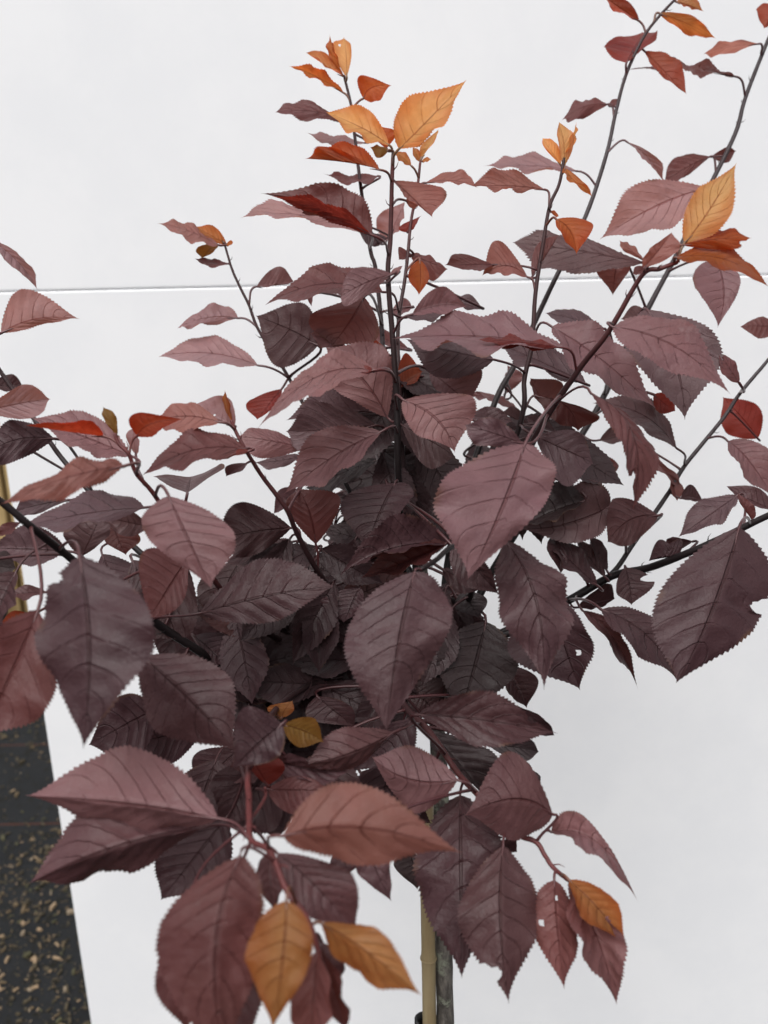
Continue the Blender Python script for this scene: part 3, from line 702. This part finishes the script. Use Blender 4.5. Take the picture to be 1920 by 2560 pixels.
L('G', (1600, 410), (1035, 635), (1290, 395), (1380, 560), .53, 'rd', 'c1')
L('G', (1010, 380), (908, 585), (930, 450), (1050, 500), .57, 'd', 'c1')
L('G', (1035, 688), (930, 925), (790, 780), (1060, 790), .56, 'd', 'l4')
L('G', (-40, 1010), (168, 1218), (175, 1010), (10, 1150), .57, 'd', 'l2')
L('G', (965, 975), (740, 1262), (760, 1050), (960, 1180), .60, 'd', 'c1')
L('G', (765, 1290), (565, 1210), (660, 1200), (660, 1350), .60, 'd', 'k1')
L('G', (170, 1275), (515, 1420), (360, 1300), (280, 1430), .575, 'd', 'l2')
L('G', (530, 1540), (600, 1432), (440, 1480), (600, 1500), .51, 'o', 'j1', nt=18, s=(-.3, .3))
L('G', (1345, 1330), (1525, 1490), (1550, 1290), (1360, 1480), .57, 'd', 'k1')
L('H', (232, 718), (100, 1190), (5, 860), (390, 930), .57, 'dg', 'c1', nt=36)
# --- lower middle
L('J', (540, 135), (805, 250), (720, 85), (620, 270), .46, 'g', 'j1', M=(680, 175), nt=24)
L('J', (530, 130), (205, 425), (290, 20), (520, 330), .405, 'd', 'j1', nt=34)
L('J', (420, 440), (145, 505), (260, 350), (330, 500), .47, 'm', 'j1')
L('J', (440, 525), (310, 300), (550, 400), (330, 430), .43, 'r', 'j1', s=(.5, -.5))
L('J', (335, 300), (972, 437), (640, 355), (640, 505), .445, 'm', 'j1', M=(620, 400), nt=34, a=(440, 560))
L('J', (440, 552), (850, 560), (650, 470), (600, 715), .43, 'mr', 'j2', nt=32)
L('J', (1250, 185), (675, 392), (930, 150), (970, 440), .47, 'm', 'k1', M=(980, 320), a=(1395, 155), nt=36, fz=(0.4, 0.4))
L('J', (1385, 90), (985, 440), (1080, 180), (1370, 330), .52, 'd', 'k1', nt=34)
L('K', (372, 492), (-182, 340), (150, 290), (120, 700), .45, 'mp', 'k1', M=(60, 490), a=(500, 568), nt=36, fz=(0.6, 0.3))
L('J', (800, -170), (1100, 120), (700, -20), (1000, -60), .60, 'd', 'k1')
L('J', (760, -50), (1010, 150), (960, 0), (690, 80), .55, 'd', 'k1')
L('S', (700, 1890), (565, 2075), (545, 1930), (705, 2050), .48, 'd', 'j1', nt=34)
L('S', (830, 1870), (770, 2090), (690, 1960), (905, 1975), .51, 'dw', 'k1', nt=34)
L('S', (985, 1890), (925, 2110), (850, 1995), (1055, 2020), .53, 'd', 'k1', nt=34)
L('S', (540, 1900), (480, 2075), (440, 1960), (610, 2000), .50, 'd', 'j1', nt=34)
L('S', (900, 1930), (1080, 2060), (1010, 1930), (930, 2060), .545, 'd', 'k1', nt=32)
# --- front shoot, lower left
L('J', (540, 855), (1698, 966), (930, 485), (940, 1035), .33, 'mq', 'j1', M=(1050, 800), a=(435, 925), nt=36, fz=(0.5, 0.2))
L('I', (1402, 890), (165, 742), (930, 420), (900, 985), .37, 'mp', 'j1', M=(800, 800), a=(1590, 1035), nt=40, fz=(0.75, 0.55))
L('I', (1300, 950), (178, 1312), (640, 800), (820, 1250), .385, 'm', 'j1', M=(740, 1075), a=(1600, 1040), nt=38, fz=(0.6, 0.7))
L('S', (600, 2140), (560, 2660), (380, 2340), (672, 2300), .33, 'mr', 'j1', M=(540, 2370), nt=40, fz=(0.3, 0.4))
L('J', (560, 1275), (465, 2120), (290, 1580), (745, 1560), .31, 'go', 'j1', M=(535, 1680), nt=34, fz=(0.35, 0.15))
L('J', (500, 965), (1020, 1480), (940, 1070), (600, 1290), .36, 'm', 'j1', M=(740, 1170), nt=34)
L('J', (440, 965), (480, 1340), (540, 1110), (360, 1110), .37, 'm', 'j1')
L('J', (785, 1420), (1445, 1897), (1160, 1470), (960, 1730), .33, 'go', 'j1', M=(1060, 1590), nt=32, fz=(0.3, 0.5))
L('J', (775, 1560), (965, 2140), (930, 1850), (740, 1870), .335, 'mr', 'j1', nt=32)
L('J', (755, 1600), (700, 2220), (585, 1930), (850, 1950), .325, 'rp', 'j1', nt=32)
L('J', (790, 1540), (910, 1800), (930, 1660), (790, 1690), .345, 'm', 'j1', nt=24)
L('S', (565, 2045), (402, 2250), (410, 2110), (560, 2190), .45, 'd', 'j1')
L('S', (480, 2240), (465, 2580), (385, 2420), (570, 2400), .37, 'mr', 'j1')
L('S', (570, 2320), (585, 2650), (655, 2470), (500, 2500), .36, 'm', 'j1')
L('J', (1075, 890), (1242, 1282), (1210, 1020), (1010, 1060), .42, 'm', 'k1')
L('J', (880, 940), (965, 1110), (1020, 1010), (850, 1060), .45, 'd', 'j1')
L('J', (625, 640), (375, 805), (430, 640), (540, 830), .48, 'd', 'j1')
L('J', (290, 500), (170, 810), (130, 610), (320, 690), .46, 'd', 'j1')
L('K', (60, 940), (112, 1205), (-40, 1030), (170, 1060), .53, 'dg', 'k1')
# --- lower right shoot
L('K', (390, 592), (400, 1778), (80, 1050), (690, 1000), .47, 'd', 'k1', M=(396, 1180), a=(405, 520), nt=42, fz=(0.3, 0.2))
L('K', (668, 922), (706, 1942), (360, 1330), (915, 1260), .43, 'dw', 'k1', M=(652, 1400), a=(740, 835), nt=42, bites=((.76, .87, 0, .85),), fz=(0.2, 0.5))
L('K', (1000, 1142), (1065, 1848), (842, 1370), (1165, 1410), .43, 'rp', 'k1', M=(1022, 1460), a=(995, 1085), holes=((.2, .15, .035), (.47, -.62, .03)), nt=32, fz=(0.2, 0.4))
L('K', (1095, 1140), (1405, 1948), (1130, 1480), (1420, 1460), .435, 'mp', 'k1', M=(1275, 1510), nt=34)
L('K', (1095, 1140), (1468, 1556), (1360, 1230), (1180, 1370), .425, 'o', 'k1', M=(1280, 1320), nt=30)
L('K', (982, 830), (1540, 1280), (1170, 715), (1170, 930), .45, 'mp', 'k1', M=(1290, 905), a=(880, 890), nt=34)
L('K', (990, 715), (412, 726), (735, 310), (760, 880), .44, 'm', 'k1', M=(740, 620), a=(890, 895), nt=34, fz=(0.5, 0.3))
L('K', (120, 70), (1022, 190), (500, -100), (540, 290), .45, 'd', 'k1', M=(520, 100), nt=40, bites=((.78, .86, 0, .5),))
L('K', (180, 170), (560, 605), (610, 320), (270, 360), .53, 'dg', 'k1')
L('K', (560, 255), (900, 310), (790, 215), (760, 370), .54, 'dg', 'k1')
L('K', (760, 350), (930, 592), (870, 430), (845, 475), .55, 'dg', 'k1', nt=22)
L('K', (690, -10), (1002, 205), (900, 70), (850, 160), .56, 'd', 'k1')
L('K', (640, 900), (760, 960), (740, 870), (660, 960), .48, 'd', 'k1', nt=18)
# --- right side
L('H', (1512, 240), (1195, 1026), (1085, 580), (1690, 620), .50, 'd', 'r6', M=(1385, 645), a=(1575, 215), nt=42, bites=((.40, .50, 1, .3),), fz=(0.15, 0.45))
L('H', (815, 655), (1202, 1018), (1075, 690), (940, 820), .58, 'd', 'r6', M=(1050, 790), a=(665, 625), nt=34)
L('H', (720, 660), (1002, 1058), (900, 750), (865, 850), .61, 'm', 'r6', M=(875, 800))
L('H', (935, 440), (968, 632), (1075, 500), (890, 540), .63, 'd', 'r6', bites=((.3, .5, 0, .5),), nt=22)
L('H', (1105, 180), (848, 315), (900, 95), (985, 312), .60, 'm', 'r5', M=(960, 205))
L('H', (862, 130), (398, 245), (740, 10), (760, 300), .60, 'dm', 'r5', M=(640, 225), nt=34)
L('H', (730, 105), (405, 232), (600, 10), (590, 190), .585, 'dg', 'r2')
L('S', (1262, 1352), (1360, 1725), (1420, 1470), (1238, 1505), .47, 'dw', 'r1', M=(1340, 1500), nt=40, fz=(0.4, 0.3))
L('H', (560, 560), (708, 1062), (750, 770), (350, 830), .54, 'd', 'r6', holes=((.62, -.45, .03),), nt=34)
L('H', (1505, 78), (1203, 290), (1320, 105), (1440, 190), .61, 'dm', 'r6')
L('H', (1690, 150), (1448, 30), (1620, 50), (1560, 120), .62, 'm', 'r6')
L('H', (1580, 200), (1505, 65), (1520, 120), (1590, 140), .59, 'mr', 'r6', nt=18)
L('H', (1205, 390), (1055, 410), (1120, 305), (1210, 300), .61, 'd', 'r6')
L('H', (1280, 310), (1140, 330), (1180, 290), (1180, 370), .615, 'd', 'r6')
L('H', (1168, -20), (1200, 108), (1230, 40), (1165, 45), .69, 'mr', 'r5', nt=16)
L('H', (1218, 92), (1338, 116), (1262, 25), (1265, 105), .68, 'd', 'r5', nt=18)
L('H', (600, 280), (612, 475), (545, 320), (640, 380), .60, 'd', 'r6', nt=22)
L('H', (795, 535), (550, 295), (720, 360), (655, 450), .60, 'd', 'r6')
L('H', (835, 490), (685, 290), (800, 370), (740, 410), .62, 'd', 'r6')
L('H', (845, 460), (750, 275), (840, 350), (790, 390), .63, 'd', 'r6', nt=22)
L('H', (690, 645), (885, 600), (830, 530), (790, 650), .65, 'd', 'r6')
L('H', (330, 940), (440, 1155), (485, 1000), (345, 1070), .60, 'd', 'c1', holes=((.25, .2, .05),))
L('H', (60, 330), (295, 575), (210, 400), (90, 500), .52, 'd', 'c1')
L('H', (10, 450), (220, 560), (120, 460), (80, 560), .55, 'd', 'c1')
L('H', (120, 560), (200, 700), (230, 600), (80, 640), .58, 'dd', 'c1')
# --- left side
L('F', (800, 170), (3, 417), (560, 108), (480, 350), .40, 'mo', 'l3', M=(430, 245), a=(872, 220), nt=36, fz=(0.5, -0.2))
L('F', (1215, 342), (1240, 235), (1005, 240), (1445, 175), .56, 'dm', 'l1', zt=120, s=(-.3, .3), nt=30)
L('F', (1095, 365), (1372, 967), (925, 560), (1480, 555), .42, 'mp', 'l3', M=(1220, 650), a=(1010, 370), nt=40, fz=(0.35, 0.1))
L('F', (935, 438), (140, 562), (640, 322), (480, 568), .50, 'dm', 'l3', M=(560, 478), nt=38)
L('F', (960, 560), (645, 495), (830, 445), (830, 622), .57, 'dm', 'l1')
L('F', (430, 720), (-70, 700), (240, 560), (200, 800), .52, 'dm', 'l2')
L('F', (530, 752), (655, 488), (420, 600), (700, 620), .54, 'dm', 'l2')
L('F', (440, 390), (95, 462), (230, 330), (220, 480), .60, 'dm', 'l1')
L('F', (730, 548), (818, 748), (900, 620), (680, 645), .63, 'rd', 'l1')
L('F', (515, 758), (539, 2002), (215, 1180), (1020, 1150), .37, 'd', 'l2', M=(575, 1350), a=(400, 720), nt=46, bites=((.12, .19, 0, .3),), fz=(0.45, 0.05))
L('F', (1205, 785), (960, 1160), (930, 740), (1180, 1040), .48, 'mr', 'l2')
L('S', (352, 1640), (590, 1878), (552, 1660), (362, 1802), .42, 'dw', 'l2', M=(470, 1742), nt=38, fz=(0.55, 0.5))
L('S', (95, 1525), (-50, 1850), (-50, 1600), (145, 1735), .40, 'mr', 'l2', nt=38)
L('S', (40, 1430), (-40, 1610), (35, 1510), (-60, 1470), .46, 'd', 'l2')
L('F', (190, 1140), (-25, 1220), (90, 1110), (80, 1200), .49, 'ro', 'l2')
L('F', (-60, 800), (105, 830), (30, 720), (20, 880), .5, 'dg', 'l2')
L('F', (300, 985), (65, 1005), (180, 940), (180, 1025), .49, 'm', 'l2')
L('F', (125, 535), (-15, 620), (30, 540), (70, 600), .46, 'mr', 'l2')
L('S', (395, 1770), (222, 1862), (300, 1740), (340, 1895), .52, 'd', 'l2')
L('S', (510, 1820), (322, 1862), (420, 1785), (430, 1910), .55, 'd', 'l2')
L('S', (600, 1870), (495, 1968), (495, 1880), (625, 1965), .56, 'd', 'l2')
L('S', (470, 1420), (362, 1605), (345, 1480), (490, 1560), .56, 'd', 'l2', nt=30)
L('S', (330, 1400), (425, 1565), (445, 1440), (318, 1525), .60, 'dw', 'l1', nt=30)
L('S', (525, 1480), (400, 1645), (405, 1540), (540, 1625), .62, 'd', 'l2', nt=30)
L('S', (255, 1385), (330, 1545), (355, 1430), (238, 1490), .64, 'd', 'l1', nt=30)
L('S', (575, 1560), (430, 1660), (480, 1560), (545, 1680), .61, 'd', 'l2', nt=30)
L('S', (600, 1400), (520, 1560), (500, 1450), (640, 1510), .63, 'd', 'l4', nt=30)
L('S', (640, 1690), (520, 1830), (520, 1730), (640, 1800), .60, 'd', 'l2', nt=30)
# --- leaves deep inside the crown: the outer ones one by one, the rest as one mass; dark colours paint in the shade
rr = random.Random(5)
INNER = [(800, 1590, 290, 270, 190), (1110, 1620, 90, 170, 50), (1010, 1250, 160, 130, 44), (700, 1840, 130, 70, 24), (1290, 1130, 100, 70, 10), (1050, 960, 90, 90, 10)]
mass_v, mass_f, mass_uv = [], [], []
cnt = 0
def to_px(p):
    r = p-CO; dz = r.dot(FW); return 960+F*r.dot(RT)/dz, 1280-F*r.dot(UPV)/dz, dz
SAMP = [to_px(p) for (o_, path_, rad_) in BR.values() for p in path_]
for (cx, cy, ax, ay, num) in INNER:
    near = [q for q in SAMP if q[2] > .53 and ((q[0]-cx)/ax)**2+((q[1]-cy)/ay)**2 < 1]
    if not near: continue
    for i in range(num):
        for tries in range(30):
            q = rr.choice(near)
            x, y = q[0]+rr.uniform(-45, 45), q[1]+rr.uniform(-25, 45)
            l = rr.uniform(150, 240); an = rr.uniform(-.7, 3.8)
            dx, dy = math.cos(an), math.sin(an)
            if ((x+dx*l-cx)/(ax*1.12))**2+((y+dy*l-cy)/(ay*1.12))**2 < 1: break
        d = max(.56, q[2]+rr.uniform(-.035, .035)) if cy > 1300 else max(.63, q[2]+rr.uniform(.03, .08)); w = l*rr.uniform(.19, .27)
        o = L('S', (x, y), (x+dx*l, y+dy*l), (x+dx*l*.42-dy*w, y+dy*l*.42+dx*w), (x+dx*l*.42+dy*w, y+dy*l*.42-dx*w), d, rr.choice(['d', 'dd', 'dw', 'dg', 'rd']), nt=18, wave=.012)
        cnt += 1
        if cnt > 40:
            me = o.data; b0 = len(mass_v)
            mass_v += [tuple(v.co) for v in me.vertices]
            for p_ in me.polygons: mass_f.append((tuple(b0+k for k in p_.vertices), p_.material_index))
            mass_uv += [(tuple(me.uv_layers[0].data[l_].uv), tuple(me.uv_layers[1].data[l_].uv)) for p_ in me.polygons for l_ in p_.loop_indices]
            bpy.data.objects.remove(o); bpy.data.meshes.remove(me)
me = mesh('inner_leaves', mass_v, [f for f, _ in mass_f])
ul = me.uv_layers.new(name='UVMap')
u2 = me.uv_layers.new(name='veins'); ul = me.uv_layers[0]
for k, q in enumerate(mass_uv): ul.data[k].uv = q[0]; u2.data[k].uv = q[1]
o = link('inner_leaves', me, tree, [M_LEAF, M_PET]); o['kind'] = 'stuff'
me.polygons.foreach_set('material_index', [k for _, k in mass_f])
o.color = (.036, .019, .021, .06)  # darkened blade colour, inner shade of the crown painted in

# ------------------------------------------------------------------ bamboo stake and its tie
def world_vertical(px_, py_, d): 
    p = P(px_, py_, d); return p
sp_ = P(1070, 2420, .652)
stake = bpy.data.objects.new('bamboo_stake', None); COL.objects.link(stake); stake.location = (sp_.x, sp_.y, 0)
tag(stake, 'tan bamboo cane standing against the grey stem of the tree', 'stake')
zt_ = sp_.z+.16; nodes = [.12, .33, .55, .76, P(1070, 2385, .652).z, 1.14]
zs = []; z = -.03
while z < zt_: zs.append(z); z += .006
vs_, fs = [], []
rad = []
for z in zs:
    k = min(abs(z-q) for q in nodes); rad.append(.0057*(1+.09*math.exp(-(k/.004)**2)) * (1-.04*z))
tube(vs_, fs, [V3((.002*math.sin(z*3), .001*math.cos(z*4), z)) for z in zs], rad, 20)
cane = link('cane', mesh('cane', vs_, fs), stake, [M_CANE])
for q in nodes:
    vs_, fs = [], []
    r0 = .0057*(1-.04*q)*1.09
    for k in range(24):
        a0 = 2*math.pi*k/24
        for (dr, dz) in ((.0002, -.0012), (.0007, 0), (.0002, .0012)):
            vs_.append(V3((.002*math.sin(q*3)+(r0+dr)*math.cos(a0), .001*math.cos(q*4)+(r0+dr)*math.sin(a0), q+dz)))
    for k in range(24):
        for j in range(2): fs.append((k*3+j, ((k+1) % 24)*3+j, ((k+1) % 24)*3+j+1, k*3+j+1))
    link('node_ring', mesh('node_ring', vs_, fs), stake, [M_CANE])
tz = P(1065, 2648, .65).z
tie = []
cx, cy = (sp_.x+tp.x)/2, (sp_.y+tp.y)/2
vs_, fs = [], []
hw = abs(tp.x-sp_.x)/2+.0095
for k in range(41):
    a0 = 2*math.pi*k/40
    for (dr, dz) in ((0, -.010), (.0016, -.008), (.0016, .006), (0, .008)):
        vs_.append(V3((cx+(hw+dr)*math.cos(a0), cy+(.0105+dr)*math.sin(a0), tz+dz-.009*math.cos(a0)-.002)))
for k in range(40):
    for j in range(4): fs.append((k*4+j, (k+1)*4+j, (k+1)*4+(j+1) % 4, k*4+(j+1) % 4))
o = link('tree_tie', mesh('tree_tie', vs_, fs), None, [M_RUB])
tag(o, 'black rubber tie looped round the bamboo cane and the grey stem', 'tree tie')
